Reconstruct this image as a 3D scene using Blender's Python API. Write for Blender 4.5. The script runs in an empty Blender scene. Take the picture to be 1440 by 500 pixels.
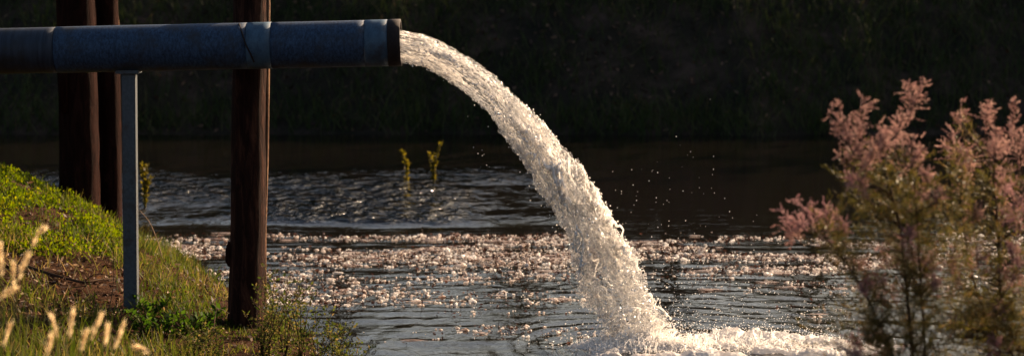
import bpy, bmesh, math, random
import numpy as np
from mathutils import Vector, noise as mnoise
from math import radians, sin, cos, tan, pi

random.seed(7)
RNG = np.random.default_rng(7)
SC = bpy.context.scene
COL = SC.collection

# ------------------------------------------------------------------ camera
W0, H0, F = 1440.0, 500.0, 3038.0           # photograph size, focal length in its pixels
CAM = np.array((0.0, -14.0, 2.6))
TH = math.atan(329.0 / F)                   # downward pitch
cd = bpy.data.cameras.new('camera')
cam = bpy.data.objects.new('camera', cd)
COL.objects.link(cam)
cam.location = CAM
cam.rotation_euler = (pi / 2 - TH, 0, 0)
cd.sensor_width = 36
cd.sensor_fit = 'HORIZONTAL'
cd.lens = 36 * F / W0
cd.clip_start = 0.1
cd.clip_end = 2000
cd.dof.use_dof = True
cd.dof.focus_distance = 14.0
cd.dof.aperture_fstop = 2.2
SC.camera = cam

# ------------------------------------------------------------------ sky, sun, exposure
AZ, EL = radians(46), radians(22)           # azimuth from +Y towards +X
w = bpy.data.worlds.new('World')
SC.world = w
w.use_nodes = True
nt = w.node_tree
bg = nt.nodes['Background']
sky = nt.nodes.new('ShaderNodeTexSky')
sky.sky_type = 'NISHITA'
sky.sun_disc = False
sky.sun_elevation = EL
sky.sun_rotation = AZ
sky.dust_density = 4.0
sky.ozone_density = 0.6
nt.links.new(sky.outputs[0], bg.inputs[0])
bg.inputs[1].default_value = 0.05
S = Vector((sin(AZ) * cos(EL), cos(AZ) * cos(EL), sin(EL)))
sl = bpy.data.lights.new('sun', 'SUN')
sl.energy = 5.0
sl.angle = radians(0.5)
sl.color = (1.0, 0.72, 0.48)
so = bpy.data.objects.new('sun', sl)
COL.objects.link(so)
so.rotation_euler = S.to_track_quat('Z', 'Y').to_euler()
so.location = (20, 20, 15)
SC.view_settings.view_transform = 'Standard'
SC.view_settings.look = 'None'
SC.view_settings.exposure = 1.7
SC.view_settings.gamma = 1.0
SC.render.engine = 'CYCLES'
SC.cycles.max_bounces = 10
SC.cycles.transparent_max_bounces = 16
SC.cycles.caustics_reflective = False
SC.cycles.caustics_refractive = False
SC.cycles.sample_clamp_indirect = 4.0


# ------------------------------------------------------------------ helpers
def at(px, py, Y):
    """world point seen at a photograph pixel, at a given Y"""
    d = np.array((px - 720.0, F * cos(TH) + (250.0 - py) * sin(TH),
                  -F * sin(TH) + (250.0 - py) * cos(TH)))
    return CAM + d * ((Y - CAM[1]) / d[1])


def at_z(px, py, z=0.0):
    d = np.array((px - 720.0, F * cos(TH) + (250.0 - py) * sin(TH),
                  -F * sin(TH) + (250.0 - py) * cos(TH)))
    return CAM + d * ((z - CAM[2]) / d[2])


def project(P):
    P = np.asarray(P, float) - CAM
    z = P[..., 1] * cos(TH) - P[..., 2] * sin(TH)
    y = P[..., 1] * sin(TH) + P[..., 2] * cos(TH)
    return 720 + F * P[..., 0] / z, 250 - F * y / z


def _hash(ix, iy, seed):
    n = (ix.astype(np.int64) * 374761393 + iy.astype(np.int64) * 668265263 + seed * 144665) & 0x7fffffff
    n = ((n ^ (n >> 13)) * 1274126177) & 0x7fffffff
    return ((n ^ (n >> 16)) & 0xffff) / 65535.0


def vnoise(x, y, seed=0):
    x = np.asarray(x, float); y = np.asarray(y, float)
    ix = np.floor(x); iy = np.floor(y)
    fx = x - ix; fy = y - iy
    fx = fx * fx * (3 - 2 * fx); fy = fy * fy * (3 - 2 * fy)
    a = _hash(ix, iy, seed); b = _hash(ix + 1, iy, seed)
    c = _hash(ix, iy + 1, seed); d = _hash(ix + 1, iy + 1, seed)
    return (a * (1 - fx) + b * fx) * (1 - fy) + (c * (1 - fx) + d * fx) * fy


def fbm(x, y, seed=0, o=4):
    s = 0; a = 0.5
    for i in range(o):
        s = s + a * vnoise(x * 2 ** i, y * 2 ** i, seed + i * 17); a *= 0.5
    return s


def sstep(a, b, x):
    t = np.clip((np.asarray(x, float) - a) / (b - a), 0, 1)
    return t * t * (3 - 2 * t)


def mesh_data(name, V, tris=None, quads=None, tint=None, smooth=False):
    V = np.asarray(V, np.float32).reshape(-1, 3)
    me = bpy.data.meshes.new(name)
    nt_ = 0 if tris is None else len(tris)
    nq = 0 if quads is None else len(quads)
    loops = []
    if nt_: loops.append(np.asarray(tris, np.int32).ravel())
    if nq: loops.append(np.asarray(quads, np.int32).ravel())
    L = np.concatenate(loops)
    me.vertices.add(len(V)); me.vertices.foreach_set('co', V.ravel())
    me.loops.add(len(L)); me.loops.foreach_set('vertex_index', L)
    me.polygons.add(nt_ + nq)
    st = np.concatenate([np.arange(nt_) * 3, nt_ * 3 + np.arange(nq) * 4]).astype(np.int32)
    me.polygons.foreach_set('loop_start', st)
    if smooth:
        me.polygons.foreach_set('use_smooth', np.ones(nt_ + nq, bool))
    me.update(calc_edges=True)
    if tint is not None:
        a = me.attributes.new('tint', 'FLOAT', 'POINT')
        a.data.foreach_set('value', np.asarray(tint, np.float32))
    return me


def obj(name, me, mat=None, parent=None, label=None, cat=None, group=None, kind=None):
    o = bpy.data.objects.new(name, me)
    COL.objects.link(o)
    if mat is not None and me is not None and len(me.materials) == 0:
        me.materials.append(mat)
    if parent is not None: o.parent = parent
    if label: o['label'] = label
    if cat: o['category'] = cat
    if group: o['group'] = group
    if kind: o['kind'] = kind
    return o


def thing(name, label, cat, loc=(0, 0, 0), group=None):
    o = obj(name, None, label=label, cat=cat, group=group)
    o.location = loc
    return o


class MB:
    """collects geometry for one mesh"""
    def __init__(s):
        s.V = []; s.T = []; s.Q = []; s.tint = []; s.n = 0

    def add(s, V, T=None, Q=None, tint=0.5):
        V = np.asarray(V, float).reshape(-1, 3)
        if T is not None and len(T): s.T.append(np.asarray(T, int).reshape(-1, 3) + s.n)
        if Q is not None and len(Q): s.Q.append(np.asarray(Q, int).reshape(-1, 4) + s.n)
        s.V.append(V)
        s.tint.append(np.broadcast_to(np.asarray(tint, float), (len(V),)))
        s.n += len(V)

    def tube(s, P, R, n=8, cap=True, tint=0.5, wob=0.0, squash=None):
        P = np.asarray(P, float); m = len(P)
        R = np.broadcast_to(np.asarray(R, float), (m,))
        tan_ = np.gradient(P, axis=0)
        tan_ /= np.linalg.norm(tan_, axis=1)[:, None] + 1e-12
        ref = np.array((0, 1.0, 0)) if abs(tan_[0][1]) < 0.8 else np.array((1.0, 0, 0))
        a = np.linspace(0, 2 * pi, n, endpoint=False)
        N = ref[None] - tan_ * (tan_ @ ref)[:, None]
        N /= np.linalg.norm(N, axis=1)[:, None] + 1e-12
        B = np.cross(tan_, N)
        rr = R[:, None] * (1 + wob * (RNG.random((m, n)) - 0.5))
        V = P[:, None] + rr[..., None] * (N[:, None] * np.cos(a)[None, :, None] + B[:, None] * np.sin(a)[None, :, None])
        i = np.arange(m - 1)[:, None] * n; j = np.arange(n)[None]; k = (j + 1) % n
        Q = np.stack([i + j, i + k, i + n + k, i + n + j], -1).reshape(-1, 4)
        Vf = V.reshape(-1, 3); T = []
        if cap:
            Vf = np.vstack([Vf, P[:1], P[-1:]])
            c0, c1 = m * n, m * n + 1
            for q in range(n):
                T.append((c0, (q + 1) % n, q)); T.append((c1, (m - 1) * n + q, (m - 1) * n + (q + 1) % n))
        s.add(Vf, T, Q, tint)

    def mesh(s, name, smooth=False):
        return mesh_data(name, np.vstack(s.V), np.vstack(s.T) if s.T else None,
                         np.vstack(s.Q) if s.Q else None, np.concatenate(s.tint), smooth)


def blades(mb, pos, hgt, wid, lean=0.35, bend=0.4, tint=None, windx=0.0):
    """many grass blades at once: two quads' worth of bent strip each"""
    pos = np.asarray(pos, float); n = len(pos)
    hgt = np.broadcast_to(hgt, (n,)); wid = np.broadcast_to(wid, (n,))
    az = RNG.random(n) * 2 * pi
    ln = lean * RNG.random(n)
    dx = np.cos(az) * ln + windx; dy = np.sin(az) * ln
    fa = RNG.random(n) * pi
    sx = np.cos(fa) * wid * 0.5; sy = np.sin(fa) * wid * 0.5
    bn = bend * RNG.random(n)
    def lv(t, k):
        p = pos.copy()
        f = t + bn * t * t
        p[:, 0] += dx * f * hgt; p[:, 1] += dy * f * hgt
        p[:, 2] += hgt * (t - 0.35 * bn * t * t)
        o = np.stack([sx * k, sy * k, np.zeros(n)], -1)
        return p - o, p + o
    a, b = lv(0, 1); c, d = lv(0.5, 0.8); e, f_ = lv(0.82, .45); g, _ = lv(1.0, 0)
    V = np.stack([a, b, c, d, e, f_, g], 1)
    base = np.arange(n)[:, None] * 7
    Q = np.concatenate([base + np.array((0, 1, 3, 2)), base + np.array((2, 3, 5, 4))])
    T = base + np.array((4, 5, 6))
    if tint is None: tint = RNG.random(n)
    mb.add(V.reshape(-1, 3), T, Q, np.repeat(tint, 7))


def leaves(mb, pos, size, dirs, aspect=0.45, tint=None, roll=None):
    """diamond leaves: pos base, dirs unit directions"""
    pos = np.asarray(pos, float); n = len(pos)
    dirs = np.asarray(dirs, float)
    dirs = dirs / (np.linalg.norm(dirs, axis=1)[:, None] + 1e-9)
    r = RNG.normal(size=(n, 3))
    sd = np.cross(dirs, r); sd /= np.linalg.norm(sd, axis=1)[:, None] + 1e-9
    size = np.broadcast_to(size, (n,))[:, None]
    m = pos + dirs * size * 0.5
    V = np.stack([pos, m + sd * size * aspect * 0.5, pos + dirs * size, m - sd * size * aspect * 0.5], 1)
    up = np.cross(dirs, sd)
    V[:, 1] += up * size * 0.08; V[:, 3] += up * size * 0.08
    base = np.arange(n)[:, None] * 4
    Q = base + np.array((0, 1, 2, 3))
    if tint is None: tint = RNG.random(n)
    mb.add(V.reshape(-1, 3), None, Q, np.repeat(tint, 4))


def curve(P, n=24):
    P = np.asarray(P, float); tt = np.linspace(0, len(P) - 1, n)
    out = []
    for t_ in tt:
        i = min(int(t_), len(P) - 2); f_ = t_ - i
        p0 = P[max(i - 1, 0)]; p1 = P[i]; p2 = P[i + 1]; p3 = P[min(i + 2, len(P) - 1)]
        out.append(.5 * (2 * p1 + (p2 - p0) * f_ + (2 * p0 - 5 * p1 + 4 * p2 - p3) * f_ ** 2 + (3 * p1 - p0 - 3 * p2 + p3) * f_ ** 3))
    return np.array(out)


def ico(sub=1):
    bm = bmesh.new()
    bmesh.ops.create_icosphere(bm, subdivisions=sub, radius=1)
    V = np.array([v.co[:] for v in bm.verts]); T = np.array([[v.index for v in f.verts] for f in bm.faces])
    bm.free()
    return V, T
ICO1 = ico(1); ICO2 = ico(2)


def spheres(mb, C, R, base=ICO1, squash=1.0, tint=0.5, jit=0.0):
    C = np.asarray(C, float); n = len(C)
    R = np.broadcast_to(R, (n,))
    V0, T0 = base
    V = V0[None] * R[:, None, None]
    if jit: V = V * (1 + jit * (RNG.random((n, len(V0), 1)) - .5))
    V = V * np.array((1, 1, squash)) + C[:, None]
    T = (T0[None] + (np.arange(n) * len(V0))[:, None, None]).reshape(-1, 3)
    t = np.repeat(np.broadcast_to(tint, (n,)), len(V0))
    mb.add(V.reshape(-1, 3), T, None, t)


# ------------------------------------------------------------------ materials
def mat(name):
    m = bpy.data.materials.new(name); m.use_nodes = True
    t = m.node_tree
    return m, t, t.nodes['Principled BSDF'], t.nodes['Material Output']


def node(t, typ, **kw):
    n = t.nodes.new(typ)
    for k, v in kw.items():
        if k in n.inputs.keys(): n.inputs[k].default_value = v
        else: setattr(n, k, v)
    return n


def ramp(t, src, stops):
    r = t.nodes.new('ShaderNodeValToRGB')
    els = r.color_ramp.elements
    while len(els) < len(stops): els.new(0.5)
    for e, (p, c) in zip(els, stops):
        e.position = p; e.color = (*c, 1) if len(c) == 3 else c
    t.links.new(src, r.inputs[0])
    return r.outputs[0]


def coords(t, scale=(1, 1, 1)):
    tc = t.nodes.new('ShaderNodeTexCoord'); mp = t.nodes.new('ShaderNodeMapping')
    mp.inputs['Scale'].default_value = scale
    t.links.new(tc.outputs['Object'], mp.inputs[0])
    return mp.outputs[0]


def nz(t, vec, scale, detail=4, rough=0.55, dist=0.0):
    n = node(t, 'ShaderNodeTexNoise', Scale=scale, Detail=detail, Roughness=rough, Distortion=dist)
    t.links.new(vec, n.inputs['Vector'])
    return n.outputs['Fac']


def bump(t, h, bsdf, strength=0.5, dist=0.01):
    b = node(t, 'ShaderNodeBump', Strength=strength, Distance=dist)
    t.links.new(h, b.inputs['Height'])
    if bsdf is not None: t.links.new(b.outputs[0], bsdf.inputs['Normal'])
    return b.outputs[0]


def leaf_mat(name, stops, trans=0.5, rough=0.5, spec=0.3):
    """thin plant tissue: diffuse + light coming through from behind, tinted per leaf"""
    m, t, p, out = mat(name)
    a = node(t, 'ShaderNodeAttribute', attribute_name='tint')
    c = ramp(t, a.outputs['Fac'], stops)
    t.links.new(c, p.inputs['Base Color'])
    p.inputs['Roughness'].default_value = rough
    p.inputs['Specular IOR Level'].default_value = spec
    tr = t.nodes.new('ShaderNodeBsdfTranslucent')
    g = node(t, 'ShaderNodeHueSaturation', Saturation=1.1, Value=1.35)
    t.links.new(c, g.inputs['Color']); t.links.new(g.outputs[0], tr.inputs[0])
    mx = node(t, 'ShaderNodeMixShader'); mx.inputs[0].default_value = trans
    t.links.new(p.outputs[0], mx.inputs[1]); t.links.new(tr.outputs[0], mx.inputs[2])
    t.links.new(mx.outputs[0], out.inputs[0])
    return m


M = {}
# soil of the near bank
m, t, p, o_ = mat('soil'); v = coords(t)
c = ramp(t, nz(t, v, 7, 8, 0.65), [(0.3, (0.012, 0.006, 0.003)), (0.52, (0.040, 0.019, 0.010)), (0.72, (0.085, 0.043, 0.023))])
t.links.new(c, p.inputs['Base Color']); p.inputs['Roughness'].default_value = 1.0; p.inputs['Specular IOR Level'].default_value = 0.03
bump(t, nz(t, v, 40, 8, 0.7), p, 0.9, 0.03); M['soil'] = m
# far bank earth
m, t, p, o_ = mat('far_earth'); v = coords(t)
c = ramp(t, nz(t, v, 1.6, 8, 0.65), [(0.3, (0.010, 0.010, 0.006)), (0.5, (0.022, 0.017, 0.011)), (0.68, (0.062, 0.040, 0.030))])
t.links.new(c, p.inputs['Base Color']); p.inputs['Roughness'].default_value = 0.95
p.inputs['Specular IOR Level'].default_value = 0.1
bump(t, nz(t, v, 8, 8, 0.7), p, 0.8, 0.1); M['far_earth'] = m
# pond water: murky body, mirror surface, ripples stronger in wind patches
m, t, p, o_ = mat('pond_water'); v = coords(t)
p.inputs['Base Color'].default_value = (0.006, 0.0045, 0.0035, 1)
p.inputs['Roughness'].default_value = 0.04
p.inputs['IOR'].default_value = 1.33
p.inputs['Specular IOR Level'].default_value = 0.5
vs = coords(t, (0.8, 0.5, 1.0))
h1 = nz(t, vs, 5.5, 3, 0.5, 0.3)
h2 = nz(t, vs, 22.0, 2, 0.5)
a = node(t, 'ShaderNodeAttribute', attribute_name='tint')
mm = node(t, 'ShaderNodeMath', operation='MULTIPLY_ADD')
t.links.new(h2, mm.inputs[0]); mm.inputs[1].default_value = 0.12; t.links.new(h1, mm.inputs[2])
h3 = nz(t, coords(t, (0.22, 1.0, 1.0)), 7.0, 4, 0.6, 0.6)
m2 = node(t, 'ShaderNodeMath', operation='MULTIPLY')
t.links.new(mm.outputs[0], m2.inputs[0]); t.links.new(a.outputs['Fac'], m2.inputs[1])
m3 = node(t, 'ShaderNodeMath', operation='MULTIPLY_ADD'); t.links.new(h3, m3.inputs[0]); m3.inputs[1].default_value = 0.035; t.links.new(m2.outputs[0], m3.inputs[2])
bump(t, m3.outputs[0], p, 1.0, 0.09); M['water'] = m
# wood
def wood(name, c0, c1, c2, spec=0.2):
    m, t, p, o_ = mat(name); v = coords(t, (1, 1, 0.16))
    n = nz(t, v, 22, 10, 0.72, 0.9)
    t.links.new(ramp(t, n, [(0.3, c0), (0.5, c1), (0.7, c2)]), p.inputs['Base Color'])
    p.inputs['Roughness'].default_value = 0.85; p.inputs['Specular IOR Level'].default_value = spec
    bump(t, n, p, 1.0, 0.04); return m
M['wood'] = wood('weathered_wood', (0.006, 0.0022, 0.0015), (0.022, 0.008, 0.0052), (0.085, 0.034, 0.020), 0.06)
M['wood_dark'] = wood('dark_timber', (0.005, 0.0017, 0.0012), (0.014, 0.0048, 0.0032), (0.034, 0.012, 0.008), 0.03)
M['wood_pale_rimlight'] = wood('split_rimlight_wood', (0.05, 0.022, 0.012), (0.14, 0.07, 0.035), (0.30, 0.17, 0.09))  # lighter wood whose paleness stands in for sun rim light on edges
# metals
def metal(name, c0, c1, rough=0.5, metallic=0.0, sc=60, streak=1.0, rust=None):
    m, t, p, o_ = mat(name); v = coords(t, (1, 1, 1))
    v2 = coords(t, (1, streak, streak))
    n = nz(t, v2, sc, 6, 0.75)
    c = ramp(t, n, [(0.36, c0), (0.62, c1)])
    if rust:
        mx = node(t, 'ShaderNodeMixRGB'); r = ramp(t, nz(t, v, 5, 8, 0.7), [(0.5, (0, 0, 0)), (0.68, (1, 1, 1))])
        t.links.new(r, mx.inputs[0]); t.links.new(c, mx.inputs[1]); mx.inputs[2].default_value = (*rust, 1); c = mx.outputs[0]
    t.links.new(c, p.inputs['Base Color'])
    p.inputs['Roughness'].default_value = rough; p.inputs['Metallic'].default_value = metallic; p.inputs['Specular IOR Level'].default_value = 0.3
    bump(t, n, p, 0.25, 0.003); return m
M['pipe'] = metal('blue_weathered_pipe', (0.002, 0.009, 0.026), (0.022, 0.052, 0.100), 0.65, 0.0, 75, 0.5, (0.014, 0.017, 0.022))
M['pipe_dark'] = metal('dark_stained_pipe', (0.005, 0.009, 0.018), (0.018, 0.028, 0.045), 0.6, 0.0, 45, 0.08, (0.01, 0.01, 0.01))
M['band'] = metal('pale_blue_band', (0.018, 0.045, 0.078), (0.040, 0.082, 0.125), 0.55, 0.0, 30, 0.6, (0.02, 0.025, 0.033))
M['collar'] = metal('rusty_collar', (0.004, 0.002, 0.002), (0.014, 0.007, 0.005), 0.8, 0.0, 60)
M['steel'] = metal('grey_steel', (0.035, 0.046, 0.056), (0.065, 0.08, 0.092), 0.45, 0.2, 50, 1.0, (0.03, 0.02, 0.015))
# frothy water of the jet: white aerated skin broken by clear, rough-refracting windows
m, t, p, o_ = mat('froth_water'); v = coords(t)
p.inputs['Base Color'].default_value = (0.95, 0.93, 0.90, 1)
p.inputs['Roughness'].default_value = 0.09; p.inputs['IOR'].default_value = 1.33
p.inputs['Specular IOR Level'].default_value = 1.0
tr = t.nodes.new('ShaderNodeBsdfTranslucent'); tr.inputs[0].default_value = (0.98, 0.96, 0.93, 1)
rf = node(t, 'ShaderNodeBsdfRefraction', Roughness=0.15, IOR=1.33)
gs = node(t, 'ShaderNodeBsdfGlossy', Roughness=0.10)
tp = t.nodes.new('ShaderNodeBsdfTransparent')
nb = bump(t, nz(t, v, 45, 3, 0.6, 2.0), p, 1.0, 0.040)
for q in (tr, rf, gs): t.links.new(nb, q.inputs['Normal'])
def mix(f_, a_, b_):
    x = t.nodes.new('ShaderNodeMixShader')
    if isinstance(f_, float): x.inputs[0].default_value = f_
    else: t.links.new(f_, x.inputs[0])
    t.links.new(a_.outputs[0], x.inputs[1]); t.links.new(b_.outputs[0], x.inputs[2]); return x
white = mix(0.35, mix(0.65, p, tr), tp)
clear = mix(0.80, mix(0.5, rf, gs), tp)
f = ramp(t, nz(t, v, 30, 4, 0.66, 2.5), [(0.36, (0.0,) * 3), (0.45, (1.0,) * 3)])
t.links.new(mix(f, white, clear).outputs[0], o_.inputs[0]); M['froth'] = m
# aerated streaks and beads riding in the jet
m, t, p, o_ = mat('water_fleck')
p.inputs['Base Color'].default_value = (0.96, 0.94, 0.91, 1); p.inputs['Roughness'].default_value = 0.12; p.inputs['Specular IOR Level'].default_value = 0.9
tr = t.nodes.new('ShaderNodeBsdfTranslucent'); tr.inputs[0].default_value = (0.98, 0.96, 0.93, 1)
tp = t.nodes.new('ShaderNodeBsdfTransparent')
t.links.new(mix(0.15, mix(0.55, p, tr), tp).outputs[0], o_.inputs[0]); M['fleck'] = m
m, t, p, o_ = mat('water_bead')
p.inputs['Base Color'].default_value = (0.96, 0.94, 0.92, 1); p.inputs['Roughness'].default_value = 0.16; p.inputs['Specular IOR Level'].default_value = 1.0; p.inputs['IOR'].default_value = 1.6
tp = t.nodes.new('ShaderNodeBsdfTransparent'); gs = node(t, 'ShaderNodeBsdfGlossy', Roughness=0.16)
t.links.new(mix(0.30, mix(0.30, p, gs), tp).outputs[0], o_.inputs[0]); M['bead'] = m
# foam
m, t, p, o_ = mat('foam'); v = coords(t)
a = node(t, 'ShaderNodeAttribute', attribute_name='tint')
c = ramp(t, a.outputs['Fac'], [(0.0, (0.42, 0.30, 0.25)), (0.3, (0.80, 0.70, 0.63)), (1.0, (0.97, 0.95, 0.92))])
t.links.new(c, p.inputs['Base Color']); p.inputs['Roughness'].default_value = 0.35
tr = t.nodes.new('ShaderNodeBsdfTranslucent'); t.links.new(c, tr.inputs[0])
tp = t.nodes.new('ShaderNodeBsdfTransparent')
nb = bump(t, nz(t, v, 120, 3, 0.6), p, 0.8, 0.01)
t.links.new(mix(0.16, mix(0.45, p, tr), tp).outputs[0], o_.inputs[0])
M['foam'] = m
# droplets: clear beads that catch the sun
m, t, p, o_ = mat('droplet')
p.inputs['Base Color'].default_value = (0.95, 0.93, 0.9, 1); p.inputs['Roughness'].default_value = 0.08
tr = t.nodes.new('ShaderNodeBsdfTranslucent'); tr.inputs[0].default_value = (0.95, 0.93, 0.9, 1)
mx = node(t, 'ShaderNodeMixShader'); mx.inputs[0].default_value = 0.6
t.links.new(p.outputs[0], mx.inputs[1]); t.links.new(tr.outputs[0], mx.inputs[2]); t.links.new(mx.outputs[0], o_.inputs[0])
M['drop'] = m
# plants
M['cover'] = leaf_mat('ground_cover_leaf', [(0, (0.035, 0.06, 0.005)), (0.55, (0.095, 0.125, 0.008)), (1, (0.20, 0.18, 0.02))], 0.55, 0.8, 0.05)
M['grass'] = leaf_mat('bank_grass', [(0, (0.030, 0.05, 0.006)), (0.45, (0.062, 0.076, 0.012)), (0.75, (0.13, 0.105, 0.03)), (1, (0.24, 0.165, 0.075))], 0.5, 0.6, 0.12)
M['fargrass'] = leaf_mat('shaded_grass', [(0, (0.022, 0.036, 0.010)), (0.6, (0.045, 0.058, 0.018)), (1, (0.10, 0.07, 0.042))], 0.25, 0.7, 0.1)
M['litter'] = leaf_mat('dry_litter', [(0, (0.014, 0.007, 0.004)), (0.5, (0.05, 0.024, 0.013)), (0.85, (0.15, 0.08, 0.042)), (1, (0.42, 0.29, 0.18))], 0.2, 0.7)
M['weedmat'] = leaf_mat('water_weed', [(0, (0.012, 0.006, 0.005)), (0.6, (0.045, 0.021, 0.015)), (1, (0.11, 0.055, 0.04))], 0.3, 0.7, 0.1)
M['herb'] = leaf_mat('herb_leaf', [(0, (0.03, 0.05, 0.010)), (0.6, (0.075, 0.085, 0.018)), (1, (0.17, 0.12, 0.05))], 0.45, 0.75, 0.06)
M['broad'] = leaf_mat('broad_leaf', [(0, (0.018, 0.045, 0.006)), (1, (0.05, 0.085, 0.012))], 0.5, 0.7, 0.08)
M['straw'] = leaf_mat('straw', [(0, (0.40, 0.30, 0.16)), (1, (0.72, 0.60, 0.40))], 0.65)
M['sprout'] = leaf_mat('sprout', [(0, (0.06, 0.055, 0.008)), (1, (0.16, 0.125, 0.02))], 0.5)
M['stem'] = leaf_mat('brown_stem', [(0, (0.03, 0.018, 0.012)), (1, (0.09, 0.055, 0.035))], 0.05, 0.8, 0.03)
M['tam_leaf'] = leaf_mat('tamarisk_leaf', [(0, (0.035, 0.036, 0.008)), (0.5, (0.085, 0.075, 0.018)), (1, (0.20, 0.12, 0.055))], 0.45)
M['tam_flower'] = leaf_mat('tamarisk_flower', [(0, (0.13, 0.07, 0.065)), (0.5, (0.28, 0.165, 0.15)), (1, (0.56, 0.39, 0.32))], 0.4, 0.7, 0.1)
M['tam_purple'] = leaf_mat('tamarisk_flower_purple', [(0, (0.15, 0.075, 0.085)), (0.5, (0.29, 0.165, 0.17)), (1, (0.50, 0.34, 0.31))], 0.4, 0.7, 0.1)

# ------------------------------------------------------------------ terrain
XW_Y = np.array([-30, -3.2, -2.6, -1.6, -0.36, 0.3, 2.6, 4.6, 7.0, 9.0])
XW_X = np.array([60, 6.0, 1.2, -1.05, -1.2, -1.33, -2.28, -3.0, -5.5, -12.0])


def height(x, y):
    x = np.asarray(x, float); y = np.asarray(y, float)
    d = np.interp(y, XW_Y, XW_X) - x
    k = np.interp(y, [-6, -2.2, -.8, 0, 3, 5], [0.06, 0.08, 0.24, 0.31, 1.05, 0.9])
    top = np.interp(y, [-6, 0, 3, 5], [0.5, 0.62, 1.02, 1.0])
    dd = np.maximum(d, 0)
    hs = np.where(d > 0, top * (1 - np.exp(-k * dd * dd / (dd + 0.5) / top)), 0.5 * np.minimum(d, 0) )
    hs = np.where(hs > 0, hs * (1 - sstep(3.6, 7.5, y)), hs)
    hn = (-2.9 - y) * 0.10
    h = np.maximum(hs, np.where(hn > 0, hn, hn * 0.5))
    h = h + ((fbm(x * 1.3, y * 1.3, 3) - .47) * 0.13 + (fbm(x * 6, y * 6, 9, 3) - .44) * 0.06) * sstep(0.0, .15, h)
    return np.maximum(h, -0.6)


def grid_mesh(name, xs, ys, fn, tint=None, smooth=True):
    X, Y = np.meshgrid(xs, ys)
    Z = fn(X, Y)
    n = len(xs)
    i = (np.arange(len(ys) - 1)[:, None] * n + np.arange(n - 1)[None]).ravel()
    Q = np.stack([i, i + 1, i + 1 + n, i + n], -1)
    tt = None if tint is None else tint(X, Y).ravel()
    return mesh_data(name, np.stack([X, Y, Z], -1).reshape(-1, 3), None, Q, tt, smooth)


def spread(lo, a, b, hi, step, n):
    return np.unique(np.concatenate([lo + (a - lo) * (1 - np.linspace(1, 0, n) ** 3), np.arange(a, b, step), b + (hi - b) * np.linspace(0, 1, n) ** 3]))


obj('ground', grid_mesh('ground', spread(-90, -6, 4, 90, 0.05, 24), spread(-120, -6, 6, 12, 0.05, 20), height), M['soil'], kind='structure',
    label='brown littered soil of the near bank beside the pond')


def far_h(x, y):
    edge = 15.9 + 0.9 * (fbm(x * 0.45, y * 0, 21) - .5) * 2
    d = y - edge
    top = 3.3 + (fbm(x * 0.12, y * 0.12, 5) - .5) * 0.8
    z = np.where(d < 0, d * 0.5, top * (1 - np.exp(-0.75 * np.maximum(d, 0) / top * (1 + 0.25 * d.clip(0, 4)))))
    return np.maximum(z + (fbm(x * 1.1, y * 1.1, 31) - .47) * 0.30 * sstep(-.2, 1.0, d), -0.6)


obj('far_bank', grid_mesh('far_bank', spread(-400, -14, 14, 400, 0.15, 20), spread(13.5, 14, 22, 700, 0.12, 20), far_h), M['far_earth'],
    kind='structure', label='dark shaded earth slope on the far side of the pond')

# ------------------------------------------------------------------ pond water
IMP = at_z(905, 486)                          # where the jet lands


def water_z(x, y):
    r = np.hypot(x - IMP[0], (y - IMP[1]))
    ring = (0.0045 * fbm(x * 1.6 + 5, y * 1.6, 28) * 2) * np.sin(r * 2 * pi / 0.21 + 1.3 * fbm(x * 2, y * 2, 4)) * np.exp(-r / 1.4) * sstep(0.1, 0.5, r)
    ridge = 0.055 * np.exp(-((r - 0.85 - .25 * fbm(x, y, 8)) / 0.10) ** 2) * sstep(-.3, .6, (x - IMP[0]))
    swell = 0.006 * (fbm(x * 1.5, y * 2.2, 11) - .5) * np.exp(-np.maximum(y - 8, 0) / 6)
    chop = .016 * (fbm(x * 4.5, y * 6.5, 33, 3) - .44) * np.exp(-(r / 1.3) ** 2) + .010 * (fbm(x * 2.0, y * 7, 35, 3) - .44) * (1 - sstep(4.5, 5.5, y))
    return ring + chop + swell


def water_rough(x, y):
    px, py = project(np.stack([x, y, 0 * x], -1))
    wind = sstep(5.7, 6.7, y + .6 * (fbm(x * .8, y * 0, 23) - .5)) * (1 - sstep(9.5, 12, y)) * (1 - sstep(-0.8, 1.0, x + (fbm(x * .7, y * .7, 6) - .5)))
    n = fbm(x * 0.6, y * 0.35, 13)
    near = (1 - sstep(3.2, 4.6, y)) * 0.10
    return 0.02 + 2.6 * wind * (0.2 + 1.5 * sstep(.28, .6, n)) + near * .5 + 0.06 * sstep(.5, .62, n)


obj('water', grid_mesh('water', spread(-95, -5, 6, 95, 0.04, 24), spread(-2.9, -2.5, 5, 15.5, 0.04, 90), water_z, water_rough), M['water'],
    kind='structure', label='dark rippled pond water')

# ------------------------------------------------------------------ posts and pipe
def ground_z(p):
    return float(height(p[0], p[1]))


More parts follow.
